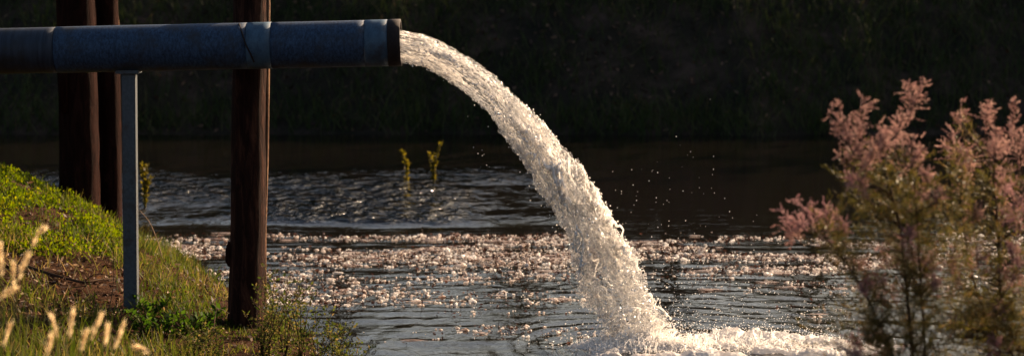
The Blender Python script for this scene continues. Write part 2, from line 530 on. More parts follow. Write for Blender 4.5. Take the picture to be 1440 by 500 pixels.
def pole(mb, P0, P1, r0, r1, n=20, m=40, wob=0.05, seed=0, flute=0.06):
    P0 = np.asarray(P0, float); P1 = np.asarray(P1, float)
    s = np.linspace(0, 1, m); a = np.linspace(0, 2 * pi, n, endpoint=False)
    C = P0 + (P1 - P0) * s[:, None]
    C[:, 0] += (fbm(s * 3, 0 * s, seed) - .47) * 0.03
    R = (r0 + (r1 - r0) * s)[:, None] * (1 + flute * (vnoise(a[None] * 3.2, s[:, None] * 1.5, seed + 5) - .5) * 2 + wob * (vnoise(a[None] * 2 + 9, s[:, None] * 14, seed + 2) - .5))
    V = np.stack([C[:, None, 0] + R * np.cos(a), C[:, None, 1] + R * np.sin(a), C[:, None, 2] + 0 * R], -1)
    i = np.arange(m - 1)[:, None] * n; j = np.arange(n)[None]; k = (j + 1) % n
    Q = np.stack([i + j, i + k, i + n + k, i + n + j], -1).reshape(-1, 4)
    Vf = np.vstack([V.reshape(-1, 3), C[-1:]])
    T = [(m * n, (m - 1) * n + q, (m - 1) * n + (q + 1) % n) for q in range(n)]
    mb.add(Vf, T, Q)


# big wooden pole behind the pipe
Yp = 0.30
b = at(344, 478, Yp); tp_ = at(352, -60, Yp)
z0 = ground_z(b)
P = thing('wooden_pole', 'thick weathered wooden pole standing behind the pipe at the water edge', 'pole', (b[0], Yp, z0))
loc = np.array((b[0], Yp, z0))
mb = MB(); pole(mb, np.array((b[0], Yp, z0 - .3)) - loc, tp_ - loc, 0.120, 0.113, 26, 60, 0.05, 3, 0.07)
SH = obj('shaft', mb.mesh('pole_shaft', True), M['wood'], P)
mb = MB(); q = at(324, 356, Yp) - loc
mb.tube([q + (-.002, -.02, -.085), q + (-.008, -.02, -.05), q + (-.010, -.02, .03), q + (-.004, -.02, .085)], [.010, .024, .022, .008], 10, True, wob=.2)
obj('branch_stub', mb.mesh('stub', True), M['wood'], SH)
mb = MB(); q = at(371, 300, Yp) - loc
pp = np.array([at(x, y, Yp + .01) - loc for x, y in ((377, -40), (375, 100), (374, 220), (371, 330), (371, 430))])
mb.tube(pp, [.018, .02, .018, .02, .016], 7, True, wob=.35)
obj('split_rimlight_edge', mb.mesh('split_rimlight', True), M['wood_pale_rimlight'], SH)  # split edge coloured pale so the pole's sunlit rim is painted in

# two timbers behind the mound
for nm, xa, xb, Yq, lab in (('timber_post', 82, 139, 3.75, 'broad dark timber post behind the grassy mound, left of the pair'),
                            ('timber_post', 136, 169, 3.98, 'slimmer dark timber post behind the grassy mound, nearest the steel post')):
    c0 = at((xa + xb) / 2 + 3, 290, Yq); c1 = at((xa + xb) / 2 - 4, -60, Yq)
    r = (at(xb, 200, Yq)[0] - at(xa, 200, Yq)[0]) / 2
    z0 = ground_z(c0); loc = np.array((c0[0], Yq, z0))
    P = thing(nm, lab, 'post', loc, 'timber posts behind the mound')
    mb = MB(); pole(mb, np.array((c0[0], Yq, z0 - .3)) - loc, c1 - loc, r, r * .97, 22, 50, 0.06, int(xa), 0.09)
    obj('shaft', mb.mesh('timber', True), M['wood_dark'], P)
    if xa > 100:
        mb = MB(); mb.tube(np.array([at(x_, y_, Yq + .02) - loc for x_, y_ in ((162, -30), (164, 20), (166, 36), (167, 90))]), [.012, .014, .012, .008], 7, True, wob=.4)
        obj('split_rimlight_edge', mb.mesh('split_rimlight', True), M['wood_pale_rimlight'], P)  # added strip in pale colour, painting this post's thin sunlit rim
    if xa < 100:
        mb = MB()
        e0 = at(88, 60, Yq - .14) - loc; e1 = at(88, 158, Yq - .14) - loc
        for (A, B) in ((e0, e1),):
            hw = .035
            x0, x1 = A[0] - hw, A[0] + hw; y0, y1 = A[1] - .02, A[1] + .03
            V = [(x, y, z) for z in (B[2], A[2]) for (x, y) in ((x0, y0), (x1, y0), (x1, y1), (x0, y1))]
            mb.add(V, None, [(0, 1, 5, 4), (1, 2, 6, 5), (2, 3, 7, 6), (3, 0, 4, 7), (4, 5, 6, 7), (3, 2, 1, 0)])
        obj('cleat_board', mb.mesh('cleat'), M['wood_dark'], P, label='paler cleat board under the pipe')

# pipe
axL = at(-260, 77.5, 0); axR = at(564, 60, 0)
axis = (axR - axL); Lp = np.linalg.norm(axis); axd = axis / Lp
RP = 0.150
PIPE = thing('discharge_pipe', 'long blue weathered steel discharge pipe spouting water across the pond', 'pipe', axL)


def ring_tube(x0, x1, ro, ri=None, n=48, seg=None, dent=0.0):
    """hollow pipe piece between photograph columns x0 and x1"""
    def s_of(px): return Lp * (px + 260) / 824.0
    s0, s1 = s_of(x0), s_of(x1)
    m = seg or max(2, int((s1 - s0) / 0.06) + 2)
    s = np.linspace(s0, s1, m); a = np.linspace(0, 2 * pi, n, endpoint=False)
    upv = np.cross(axd, (0, 1.0, 0)); upv /= np.linalg.norm(upv)
    if upv[2] < 0: upv = -upv
    fw = np.array((0, 1.0, 0))
    def shell(r):
        rr = r * (1 + dent * (vnoise(s[:, None] * 6, a[None] * 1.5, 4) - .5))
        return (axd * s[:, None])[:, None] + rr[..., None] * (np.cos(a)[None, :, None] * upv + np.sin(a)[None, :, None] * fw)
    mb = MB()
    i = np.arange(m - 1)[:, None] * n; j = np.arange(n)[None]; k = (j + 1) % n
    Q = np.stack([i + j, i + k, i + n + k, i + n + j], -1).reshape(-1, 4)
    A = shell(ro); ri = ri or ro - 0.012; B = shell(ri)
    mb.add(np.vstack([A.reshape(-1, 3), B.reshape(-1, 3)]), None, np.vstack([Q, Q[:, ::-1] + m * n]))
    j = np.arange(n); k = (j + 1) % n
    mb.Q.append(np.stack([j, j + m * n, k + m * n, k], -1))
    e = (m - 1) * n
    mb.Q.append(np.stack([e + k, e + k + m * n, e + j + m * n, e + j], -1))
    return mb.mesh('pipe_piece', True)


obj('pipe_section', ring_tube(-260, 81, RP - .002, dent=.01), M['pipe_dark'], PIPE, label='darker stained stretch of the pipe')
obj('pipe_section', ring_tube(81.3, 349, RP, dent=.012), M['pipe'], PIPE)
obj('pipe_section', ring_tube(383, 514, RP, dent=.012), M['pipe'], PIPE)
BD = obj('coupling_band', ring_tube(349.3, 382.7, RP + .0014), M['band'], PIPE, label='pale blue band around the pipe in front of the wooden pole')
obj('coupling_band', ring_tube(514.3, 546, RP + .0014), M['band'], PIPE, label='pale blue band next to the outlet')
obj('end_collar', ring_tube(546.3, 564, RP + .0025, RP - .016), M['collar'], PIPE, label='dark rusty collar at the pipe outlet')
# crooked seam on the band, a thin raised weld
mb = MB(); pts = []
for x, y in ((338, 33), (344, 45), (350, 62), (356, 74), (360, 86)):
    a_ = math.acos(max(-1, min(1, (at(x, 65, 0)[2] + (65 - y) / 217 - (axL + axd * Lp * (x + 260) / 824)[2] - 0.0) / (RP + .004))))
    s_ = Lp * (x + 260) / 824
    pts.append(axd * s_ + (RP + .003) * (np.array((0, 0, 1.0)) * cos(a_) - np.array((0, 1.0, 0)) * sin(a_)))
mb.tube(np.array(pts), .006, 6)
obj('weld_seam', mb.mesh('seam', True), M['collar'], BD)

# steel support post
b = at(184, 432, 0.0); t0 = at(182, 106, 0.0)
z0 = ground_z(b); loc = np.array((b[0], 0.0, z0))
P = thing('steel_post', 'slim grey steel post propping the blue pipe from below', 'post', loc)


def boxm(x0, x1, y0, y1, z0, z1, bev=0.004, shear=0.0):
    bm = bmesh.new(); bmesh.ops.create_cube(bm, size=1)
    for v in bm.verts:
        f_ = v.co.z + .5
        v.co = ((x0 + x1) / 2 + v.co.x * (x1 - x0) + shear * f_, (y0 + y1) / 2 + v.co.y * (y1 - y0), (z0 + z1) / 2 + v.co.z * (z1 - z0))
    bmesh.ops.bevel(bm, geom=bm.edges[:], offset=bev, segments=2, affect='EDGES')
    me = bpy.data.meshes.new('box'); bm.to_mesh(me); bm.free(); return me


pb = (axL + axd * Lp * (182 + 260) / 824)[2] - RP - z0
o = obj('shaft', boxm(-.044, .044, -.044, .044, -.3, pb - .012, .006, t0[0] - b[0]), M['steel'], P)
o = obj('saddle', boxm(-.08, .07, -.07, .07, pb - .012, pb + .012, .004), M['steel'], P); o.location.x = t0[0] - b[0]

# ------------------------------------------------------------------ water jet
UP = [(548, 40), (566, 42), (600, 50), (640, 72), (680, 97), (720, 131), (760, 167), (790, 203), (820, 243), (850, 289), (880, 337), (905, 378), (930, 422), (955, 466), (972, 500)]
LO = [(548, 89), (566, 90), (600, 97), (640, 118), (690, 158), (718, 203), (748, 246), (778, 295), (797, 335), (808, 375), (822, 408), (838, 440), (846, 470), (845, 490), (840, 510)]
UPW = np.array([at(x, y, 0.0) for x, y in UP]); LOW = np.array([at(x, y, 0.0) for x, y in LO])
SS = np.linspace(0, 1, len(UP))


def jet(s, u, v):
    s = np.asarray(s, float)
    a = np.stack([np.interp(s, SS, UPW[:, k]) for k in range(3)], -1)
    b_ = np.stack([np.interp(s, SS, LOW[:, k]) for k in range(3)], -1)
    mid = (a + b_) / 2; hf = (a - b_) / 2
    dep = np.linalg.norm(hf, axis=-1)
    u = np.asarray(u, float); q_ = sstep(.18, .6, s)
    u = u * (1 + q_ * .8 * (fbm(s * 17 + np.where(u > 0, 0, 40), np.asarray(v) * .8 + 3, 19, 3) - .45))
    P = mid + hf * u[..., None] * 0.9
    P[..., 1] += np.asarray(v) * dep * 0.86
    return P


def wander(n, sd, amp, fr):
    x = np.linspace(0, fr, n) + sd * 13.7
    return amp * (fbm(x, 0 * x + sd * 3.3, 5, 3) - 0.44) * 2


mb = MB()
# coherent core out of the pipe
for i in range(70):
    r = math.sqrt(random.random()) * 0.86; a = random.random() * 2 * pi
    e = random.uniform(0.35, .75) if i < 34 else (1.0 if i < 44 else random.uniform(.15, .4))
    n = 56; s = np.linspace(0, e, n)
    u = r * cos(a) + wander(n, i, .28, 9 * e) * sstep(.1, .4, s)
    v = r * sin(a) + wander(n, i + 200, .28, 9 * e) * sstep(.1, .4, s)
    sh = sstep(.4, .7, s); u = u * (1 - .26 * sh) + .24 * sh
    R = (0.030 - 0.013 * s) * (0.8 + .4 * random.random()) * (1 + wander(n, i + 400, .5, 30 * e) * sstep(.12, .35, s))
    R *= 1 - 0.8 * sstep(.85, 1, s / e) * (e < .95)
    mb.tube(jet(s, u, v), np.maximum(R, .004), 7)
# ragged strands further down
for i in range(110):
    s0 = random.uniform(.12, .85); e = min(1, s0 + random.uniform(.08, .3))
    n = 30; s = np.linspace(s0, e, n)
    low = random.random() < .55
    r = random.uniform(.55, 1.0); a = random.uniform(-.9, .9) + (pi if low else 0) if random.random() < .7 else random.random() * 2 * pi
    f_ = sstep(s0, s0 + .08, s)
    u = r * cos(a) + wander(n, i + 600, .55, 12 * (e - s0) + 2) * f_
    v = r * sin(a) + wander(n, i + 800, .5, 8) * f_
    u = np.clip(u, -1.35, 1.03)
    R = random.uniform(.006, .017) * (1 + wander(n, i + 900, .7, 9)) * np.sin(np.linspace(.15, pi - .1, n)) ** .5
    mb.tube(jet(s, u, v), np.maximum(R, .003), 6)
# thin loops torn off the under side
for i in range(70):
    s0 = random.uniform(.18, .8); e = min(.98, s0 + random.uniform(.02, .07)); n = 20
    s = np.linspace(s0, e, n); arch = np.sin(np.linspace(0, pi, n))
    sg = -1 if random.random() < .75 else 1
    u = sg * (.80 + arch * random.uniform(.15, .55) * (.5 + s0 * .6) * (1 if sg < 0 else .35)) + wander(n, i + 1500, .15, 5); v = random.gauss(0, .35) + wander(n, i + 1700, .4, 4)
    mb.tube(jet(s, u, v), random.uniform(.0035, .006), 6)
src = mb.mesh('stream_src')
tmp = bpy.data.objects.new('tmp_stream', src); COL.objects.link(tmp)
md = tmp.modifiers.new('r', 'REMESH'); md.mode = 'VOXEL'; md.voxel_size = 0.005
dg = bpy.context.evaluated_depsgraph_get()
me = bpy.data.meshes.new_from_object(tmp.evaluated_get(dg))
bpy.data.objects.remove(tmp)
co = np.zeros(len(me.vertices) * 3, np.float32); me.vertices.foreach_get('co', co); co = co.reshape(-1, 3)
no = np.zeros_like(co).ravel(); me.vertices.foreach_get('normal', no); no = no.reshape(-1, 3)
x0 = at(564, 60, 0)[0]
# flow coordinates of every vertex, so that the ripples run along the stream like twisted ropes
sg_ = np.linspace(0, 1, 220); mid_ = jet(sg_, 0 * sg_, 0 * sg_); al_ = np.concatenate([[0], np.cumsum(np.linalg.norm(np.diff(mid_, axis=0), axis=1))])
near = np.concatenate([np.argmin(((c_[:, None, ::2] - mid_[None, :, ::2]) ** 2).sum(-1), 1) for c_ in np.array_split(co, 60)])
off_ = co - mid_[near]
Tn = np.gradient(mid_, axis=0); Tn /= np.linalg.norm(Tn, axis=1)[:, None]; Tn = Tn[near]
cr = off_[:, 0] * -Tn[:, 2] + off_[:, 2] * Tn[:, 0]
fl = np.stack([al_[near], cr, off_[:, 1]], -1)
def ridged(q): return 1 - 2 * abs(mnoise.noise(q))
amt = np.array([ridged(Vector((f_[0] * 5, f_[1] * 13, f_[2] * 13))) * .012 + ridged(Vector((f_[0] * 18 + 7, f_[1] * 27, f_[2] * 27))) * .013 + mnoise.noise(Vector(c_) * 62) * .009 - .008 for f_, c_ in zip(fl, co)])
co = co + no * (amt * sstep(x0 - .02, x0 + .35, co[:, 0]))[:, None]
me.vertices.foreach_set('co', co.astype(np.float32).ravel())
me.polygons.foreach_set('use_smooth', np.ones(len(me.polygons), bool)); me.update()
JET = thing('water_jet', 'sparkling backlit jet of water arching from the pipe into the pond', 'water jet', axR)
def under(name, me, m, P, **kw):
    o = obj(name, me, m, P, **kw); o.matrix_parent_inverse.identity()
    o.location = -Vector(P.location); return o
me.materials.clear()
under('stream', me, M['froth'], JET)

# short streaks of white water all through the jet, lying along the flow
def flecks(n, smin, smax, lens, thick, tilt, rmin=0.0):
    s = RNG.uniform(smin, smax, n); r = np.where(RNG.random(n) < .88, RNG.uniform(.80, 1.05, n), RNG.uniform(rmin, .8, n)); a = RNG.random(n) * 2 * pi
    u = r * np.cos(a); v = r * np.sin(a)
    keep = RNG.random(n) < np.where((u < -.30) & (s > .48), .18, 1.0) * (.12 + .88 * sstep(.38, .52, fbm(s * 26 + u * 1.5, np.arctan2(v, u) * 1.6, 55, 2)))
    s, u, v = s[keep], u[keep], v[keep]; n = len(s)
    C_ = jet(s, u, v); d = jet(s + .01, u, v) - C_; d /= np.linalg.norm(d, axis=1)[:, None]
    d = d + RNG.normal(0, tilt, (n, 3)); d /= np.linalg.norm(d, axis=1)[:, None]
    e1 = np.cross(d, RNG.normal(size=(n, 3))); e1 /= np.linalg.norm(e1, axis=1)[:, None]; e2 = np.cross(d, e1)
    l = RNG.uniform(*lens, n) / 2; w_ = RNG.uniform(*thick, n) / 2; h_ = w_ * RNG.uniform(.5, 1, n)
    V0, T0 = ICO1
    V = C_[:, None] + V0[None, :, :1] * (d * l[:, None])[:, None] + V0[None, :, 1:2] * (e1 * w_[:, None])[:, None] + V0[None, :, 2:] * (e2 * h_[:, None])[:, None]
    fk.add(V.reshape(-1, 3), (T0[None] + (np.arange(n) * 12)[:, None, None]).reshape(-1, 3))
fk = MB()
flecks(1500, .06, .22, (.03, .09), (.003, .008), .06)
flecks(3600, .14, .50, (.010, .040), (.003, .010), .30)
flecks(1100, .42, .98, (.008, .050), (.003, .010), .60)
# twisted ropes of water
for i in range(1250):
    lo_ = i < 430
    s0 = random.uniform(.10, .5) if lo_ else random.uniform(.36, .95)
    r = random.uniform(.75, 1.02) if random.random() < .8 else random.uniform(.2, .8); a = random.random() * 2 * pi
    u0, v0 = r * cos(a), r * sin(a)
    g = float(fbm(np.array(s0 * 15 + u0 * 1.8), np.array(a * 1.1 + 2), 58, 2))
    if random.random() > .06 + .94 * float(sstep(.40, .47, g)) * (.28 if (u0 < -.3 and s0 > .48) else 1): continue
    e = min(1.0, s0 + random.uniform(.025, .075)); n = 18; s = np.linspace(s0, e, n)
    w_ = .14 if lo_ else random.uniform(.25, .7)
    u = np.clip(u0 + wander(n, i + 2100, w_, 3.5), -1.3, 1.04); v = v0 + wander(n, i + 4100, w_, 3.5)
    R = random.uniform(.002, .0055) * (1 if lo_ else random.uniform(1, 2.4)) * (1 + wander(n, i + 6100, .7, 7)) * np.sin(np.linspace(.12, pi - .12, n)) ** .6
    fk.tube(jet(s, u, v), np.maximum(R, .0008), 6, cap=False)
under('white_water', fk.mesh('white_water', True), M['fleck'], JET, kind='stuff')
fk = MB(); n = 800; s = RNG.uniform(.12, .97, n); a = RNG.random(n) * 2 * pi
spheres(fk, jet(s, np.cos(a) * 1.02, np.sin(a) * 1.02), RNG.uniform(.003, .0085, n), ICO2)
under('glinting_beads', fk.mesh('beads', True), M['bead'], JET, kind='stuff')

# droplets thrown off the jet, and beads riding on its skin
C = []; R = []
n = 900
s = RNG.random(n) ** .7 * .9 + .08; side = np.where(RNG.random(n) < .62, -1, 1)
off = RNG.exponential(.10, n)
C.append(jet(s, side * (0.98 + off * (0.3 + s) * np.where(side < 0, 1.5, .8)), RNG.normal(0, .5, n))); R.append(RNG.uniform(.0015, .0065, n) )
for (x0_, y0_, sx, sy, k) in ((955, 275, 50, 50, 70), (680, 210, 14, 30, 9), (1010, 430, 90, 45, 480), (800, 420, 40, 50, 70), (960, 440, 30, 30, 160), (1120, 455, 70, 20, 280)):
    pt = np.array([at(random.gauss(x0_, sx), random.gauss(y0_, sy), random.gauss(0, .25)) for _ in range(k)])
    pt[:, 2] = np.maximum(pt[:, 2], .01)
    C.append(pt); R.append(RNG.uniform(.0010, .0034, k))
mb = MB(); spheres(mb, np.vstack(C), np.concatenate(R), ICO1)
under('spray', mb.mesh('spray', True), M['drop'], JET, kind='stuff')

# churned foam where the jet lands and the surge rolling off to the right
gx = np.arange(at_z(760, 490)[0], at_z(1330, 490)[0], .0065); gy = np.arange(-.75, .42, .0075)
def crest(X, Y):
    px = 720 + X * F / (14 + Y)
    yy = 488 - 10 * np.exp(-((px - 1075) / 60) ** 2) - 4 * np.sin(px * .045) + 6 * sstep(1150, 1330, px)
    Yr = 2.6 * F / (yy + 79.0) - 14 + (fbm(X * 4, 0 * X, 61) - .47) * .22
    amp = (.040 + .065 * np.exp(-((px - 1062) / 62) ** 2) + .03 * np.exp(-((px - 985) / 40) ** 2)) * sstep(770, 850, px) * (1 - .75 * sstep(1120, 1320, px))
    lip = np.exp(-np.where(Y < Yr, ((Y - Yr) / .13) ** 2, ((Y - Yr) / .055) ** 2)) * amp
    imp = .13 * np.exp(-(((X - IMP[0] + .02) / .18) ** 2 + ((Y - IMP[1] - .02) / .12) ** 2))
    apron = .045 * sstep(.40, .55, fbm(X * 5, Y * 9, 73, 3)) * sstep(800, 900, px) * (1 - sstep(1160, 1290, px)) * (Y < Yr + .03) * sstep(-.62, -.5, Y)
    e = np.maximum(np.maximum(lip, imp), apron)
    rg = sum(.5 ** o_ * (1 - 2 * np.abs(vnoise(X * 13 * 2.1 ** o_, Y * 13 * 2.1 ** o_, 66 + o_) - .5)) for o_ in range(5)) / 1.94
    sp = vnoise(X * 55, Y * 55, 99) ** 5
    return e * .62 * (.3 + 1.2 * rg ** 1.6) + (fbm(X * 30, Y * 30, 12, 2) - .38) * .012 - .012 + .018 * np.clip(e / .03, 0, 1)
me = grid_mesh('splash_foam', gx, gy, crest, lambda X, Y: .55 + .45 * vnoise(X * 20, Y * 20, 3))
under('splash_foam', me, M['foam'], JET)
n = 3000; px = RNG.choice([0, 1], n, p=[.45, .55]); pxs = np.where(px == 0, RNG.normal(900, 45, n), RNG.normal(1050, 80, n)); 
pt = np.array([at_z(a_, RNG.normal(487, 5)) for a_ in pxs]); pt[:, 2] = np.abs(RNG.normal(.03, .06, n)) * np.where(px == 0, 1.4, 1)
mb = MB(); spheres(mb, pt, RNG.uniform(.001, .004, n), ICO1)
for i in range(520):      # strings of water thrown up from the landing and along the crest
    a_ = random.gauss(905, 42) if random.random() < .4 else random.uniform(840, 1230)
    c_ = at_z(a_, random.gauss(488, 3.5)); c_[2] = max(0, float(crest(np.array(c_[0]), np.array(c_[1])))) - .004
    hh_ = random.uniform(.015, .06) * (1.3 if a_ < 1110 else .6); dx_, dy_ = random.gauss(.01, .035), random.gauss(0, .03)
    mb.tube(curve([c_, c_ + (dx_ * .3, dy_ * .3, hh_ * .6), c_ + (dx_ * .8, dy_ * .8, hh_)], 7), np.linspace(random.uniform(.002, .006), .0008, 7), 5)
n = 4200; qx = np.where(RNG.random(n) < .4, RNG.normal(905, 50, n), RNG.uniform(830, 1260, n)); qp = np.array([at_z(a_, RNG.normal(488, 4)) for a_ in qx])
qz = crest(qp[:, 0], qp[:, 1]); qp[:, 2] = np.maximum(qz, 0) + np.abs(RNG.normal(0, .012, n)); spheres(mb, qp, RNG.uniform(.002, .006, n), ICO1, .8, jit=.5)
under('splash_drops', mb.mesh('splash_drops', True), M['fleck'], JET, kind='stuff')

# ------------------------------------------------------------------ floating foam and weed
def foam_density(px, py, X, Y):
    n = fbm(X * 0.9, Y * 2.6, 41, 4)
    n2 = fbm(X * .35, Y * 1.0, 47, 2)
    left = px < 850
    d = sstep(0.39, 0.54, n) * np.interp(py, [328, 336, 385, 415, 445, 490], [0.0, 1.0, .85, .48, .34, 0.05])
    dr = sstep(0.38, 0.53, n) * np.interp(py, [326, 334, 385, 402, 415, 480], [0.0, 1.0, .9, .5, .04, .0])
    d = np.where(left, d, dr)
    d = d * (0.35 + 1.1 * sstep(.35, .6, n2))
    d = d * (1 - .8 * np.exp(-((px - 560) / 70) ** 2 - ((py - 386) / 9) ** 2))
    return np.clip(d, 0, 1)


def foam_points(n):
    out = []
    while sum(len(o) for o in out) < n:
        py = RNG.uniform(326, 486, 4000); px = RNG.uniform(150, 1560, 4000)
        D = 2.6 * F / (py + 79.0); Y = D - 14; X = (px - 720) / F * D
        ok = (RNG.random(4000) < foam_density(px, py, X, Y)) & (height(X, Y) < -0.01)
        out.append(np.stack([X[ok], Y[ok], 0 * X[ok]], -1))
    return np.vstack(out)[:n]


def clump(seed, nb):
    mb = MB(); r = random.Random(seed)
    C = []; R = []
    for i in range(nb):
        a = r.random() * 2 * pi; q = r.random() ** .6
        C.append((cos(a) * q * .75, sin(a) * q * .6, r.uniform(.0, .28) * (1 - q * .6))); R.append(r.uniform(.22, .46) * (1 - .35 * q))
    spheres(mb, C, np.array(R), ICO1 if nb < 5 else ICO2, 0.75, jit=.55)
    return mb
cl_small = [clump(i, 3) for i in range(10)]
pts = foam_points(6200)
mbs = MB()
for i, p_ in enumerate(pts):
    c = cl_small[i % 10]; sz = min(.06, random.lognormvariate(-4.2, .55))
    a = random.random() * 2 * pi; ca, sa = cos(a), sin(a)
    V = np.vstack(c.V) * sz; V[:, 2] *= random.uniform(.8, 1.6)
    V = np.stack([V[:, 0] * ca - V[:, 1] * sa, V[:, 0] * sa + V[:, 1] * ca, V[:, 2]], -1)
    V[:, 0] *= random.uniform(1, 1.5)
    mbs.add(V + p_, np.vstack(c.T), None, random.random() ** .8)
# thin lacy rafts between the clumps
for p_ in foam_points(150):
    n = 18; a = np.linspace(0, 2 * pi, n, endpoint=False); r = RNG.uniform(.35, 1.15, n)
    L_, W_ = random.uniform(.03, .14), random.uniform(.015, .06)
    V = np.stack([p_[0] + np.cos(a) * r * L_, p_[1] + np.sin(a) * r * W_, np.full(n, .006)], -1)
    mbs.add(np.vstack([V, [(p_[0], p_[1], .012)]]), [(n, q, (q + 1) % n) for q in range(n)], None, random.random() * .12)
obj('floating_foam', mbs.mesh('floating_foam', True), M['foam'], kind='stuff', label='scattered flecks of sunlit foam drifting on the pond')
# the larger clumps, each its own thing
big = []
for i in range(8):
    me = clump(100 + i, 9).mesh('foam_clump', True)
    me.attributes['tint'].data.foreach_set('value', np.full(len(me.vertices), .35 + .6 * i / 8, np.float32))
    me.materials.append(M['foam']); big.append(me)
fb = foam_points(320); fb = fb[project(fb)[1] > 343][:150]
for i, p_ in enumerate(fb):
    px, py = project(p_)
    left = px < 850
    o = obj('foam_clump', big[i % 8], label=('pale foam clump floating between the wooden pole and the water jet' if left else 'pale foam clump floating between the water jet and the pink shrubs'),
            cat='foam', group='foam clumps left of the jet' if left else 'foam clumps right of the jet')
    sz = random.uniform(.030, .050); o.scale = (sz * 1.25, sz, sz * random.uniform(.7, 1.0)); o.location = (p_[0], p_[1], -.004); o.rotation_euler.z = random.random() * 6.28

# brown weed floating between the foam, with a few thin stalks poking up
wp = foam_points(9000); wp[:, 0] += RNG.normal(0, .08, len(wp)); wp[:, 1] += RNG.normal(0, .05, len(wp)); wp[:, 2] = RNG.uniform(-.002, .010, len(wp))
mb = MB(); d_ = RNG.normal(size=(len(wp), 3)); d_[:, 2] = np.abs(d_[:, 2]) * .2
leaves(mb, wp, RNG.uniform(.012, .040, len(wp)), d_, .4)
sp = foam_points(800); blades(mb, sp, RNG.uniform(.03, .11, len(sp)), .005, 1.2, .8, RNG.random(len(sp)) * .4)
obj('floating_weed', mb.mesh('floating_weed'), M['weedmat'], kind='stuff', label='brown water weed floating among the foam')

# ------------------------------------------------------------------ bank vegetation
def scatter(n, xr, yr, fn):
    x = RNG.uniform(*xr, n); y = RNG.uniform(*yr, n)
    z = height(x, y)
    ok = (RNG.random(n) < fn(x, y, z)) & (z > 0.0)
    return np.stack([x[ok], y[ok], z[ok]], -1)


# leafy green cover over the mound
P_ = scatter(60000, (-5.2, -2.4), (0.8, 5.0), lambda x, y, z: sstep(.30, .44, z + (fbm(x * 2, y * 2, 71) - .5) * .30) * sstep(.3, .5, fbm(x * 5, y * 5, 75)))
mb = MB(); hh = fbm(P_[:, 0] * 6, P_[:, 1] * 6, 77)
P_[:, 2] += RNG.random(len(P_)) * .10 * sstep(.3, .6, hh)
d_ = RNG.normal(size=P_.shape); d_[:, 2] = np.abs(d_[:, 2]) + .5
leaves(mb, P_, RNG.uniform(.016, .035, len(P_)), d_, .6, np.clip(hh * .8 + RNG.normal(0, .2, len(P_)), 0, 1))
obj('leafy_ground_cover', mb.mesh('cover'), M['cover'], kind='stuff', label='bright green leafy ground cover on the mound at the left edge')

# yellow-green grass lower on the bank
P_ = scatter(70000, (-5.2, -0.6), (-3.0, 4.8), lambda x, y, z: (.10 + .75 * sstep(.42, .58, fbm(x * 2.6, y * 2.6, 81))) * (1 - .55 * sstep(-2.2, -2.7, x) * sstep(-1.2, -.7, y) * (1 - sstep(.2, .8, y))) + .55 * (1 - sstep(-1.2, -.4, y)) * (1 - .8 * sstep(.45, .6, z) * sstep(1.5, 2.5, y)))
mb = MB(); dry = np.clip(fbm(P_[:, 0] * 1.2, P_[:, 1] * 1.2, 83) * 1.3 - .15 + RNG.normal(0, .22, len(P_)), 0, 1)
blades(mb, P_, RNG.uniform(.03, .15, len(P_)) * (.6 + .9 * fbm(P_[:, 0] * 3, P_[:, 1] * 3, 85)) * (1 - .65 * sstep(-2.3, -1.9, P_[:, 0]) * sstep(-1.6, -1.0, P_[:, 1])), RNG.uniform(.004, .009, len(P_)), .7, .9, dry)
obj('bank_grass', mb.mesh('bank_grass'), M['grass'], kind='stuff', label='yellow green grass covering the near bank')

# dry litter on the brown patch
P_ = scatter(26000, (-5.2, -0.8), (-3.0, 4.5), lambda x, y, z: .35 + .65 * sstep(-2.1, -2.7, x) * sstep(-1.8, -1.0, y) * (1 - sstep(.4, 1.2, y)))
P_[:, 2] += RNG.uniform(.0, .03, len(P_)); d_ = RNG.normal(size=P_.shape); d_[:, 2] *= .45
mb = MB(); leaves(mb, P_, RNG.uniform(.015, .055, len(P_)), d_, .45)
obj('leaf_litter', mb.mesh('leaf_litter'), M['litter'], kind='stuff', label='dry brown leaf litter on the bare patch of bank')


# fallen branch and bent dry stalks
def on_bank(px, py, lift=0.0):
    """first point along the pixel's ray that meets the bank"""
    for Y in np.linspace(-3, 6, 400):
        p = at(px, py, Y)
        if p[2] <= height(p[0], p[1]) + lift: return p
    return at(px, py, 3)


pts = [on_bank(x, y, .03) for x, y in ((18, 366), (50, 378), (90, 390), (118, 396), (145, 392), (176, 392))]
loc = pts[0]; P = thing('fallen_branch', 'thin dark fallen branch lying across the brown litter', 'branch', loc)
mb = MB(); mb.tube(curve(np.array(pts) - loc), np.linspace(.013, .005, 24), 7, wob=.3); obj('limb', mb.mesh('limb', True), M['stem'], P)
mb = MB(); q0 = np.array(pts[3]) - loc; mb.tube(curve([q0, q0 + (.08, .03, .05), q0 + (.2, .02, .03)]), np.linspace(.004, .002, 24), 6, tint=.1); obj('side_twig', mb.mesh('twig', True), M['stem'], P)
stalks = [(((60, 338), (78, 362), (95, 400), (108, 425)), 'thin dark leaning stalk on the bank left of the steel post'),
          (((197, 296), (210, 312), (222, 340), (232, 372)), 'pale arching dry stalk right beside the steel post'),
          (((160, 350), (160, 385), (158, 412), (150, 440)), 'thin brown stalk close against the left of the steel post'),
          (((241, 386), (228, 392), (218, 410), (212, 432)), 'pale curved dry stalk in the grass between post and pole, upper one'),
          (((266, 422), (252, 428), (244, 446), (240, 470)), 'pale curved dry stalk in the grass between post and pole, middle one'),
          (((322, 440), (310, 434), (303, 440), (300, 470)), 'pale hooked dry stalk left of the wooden pole foot')]
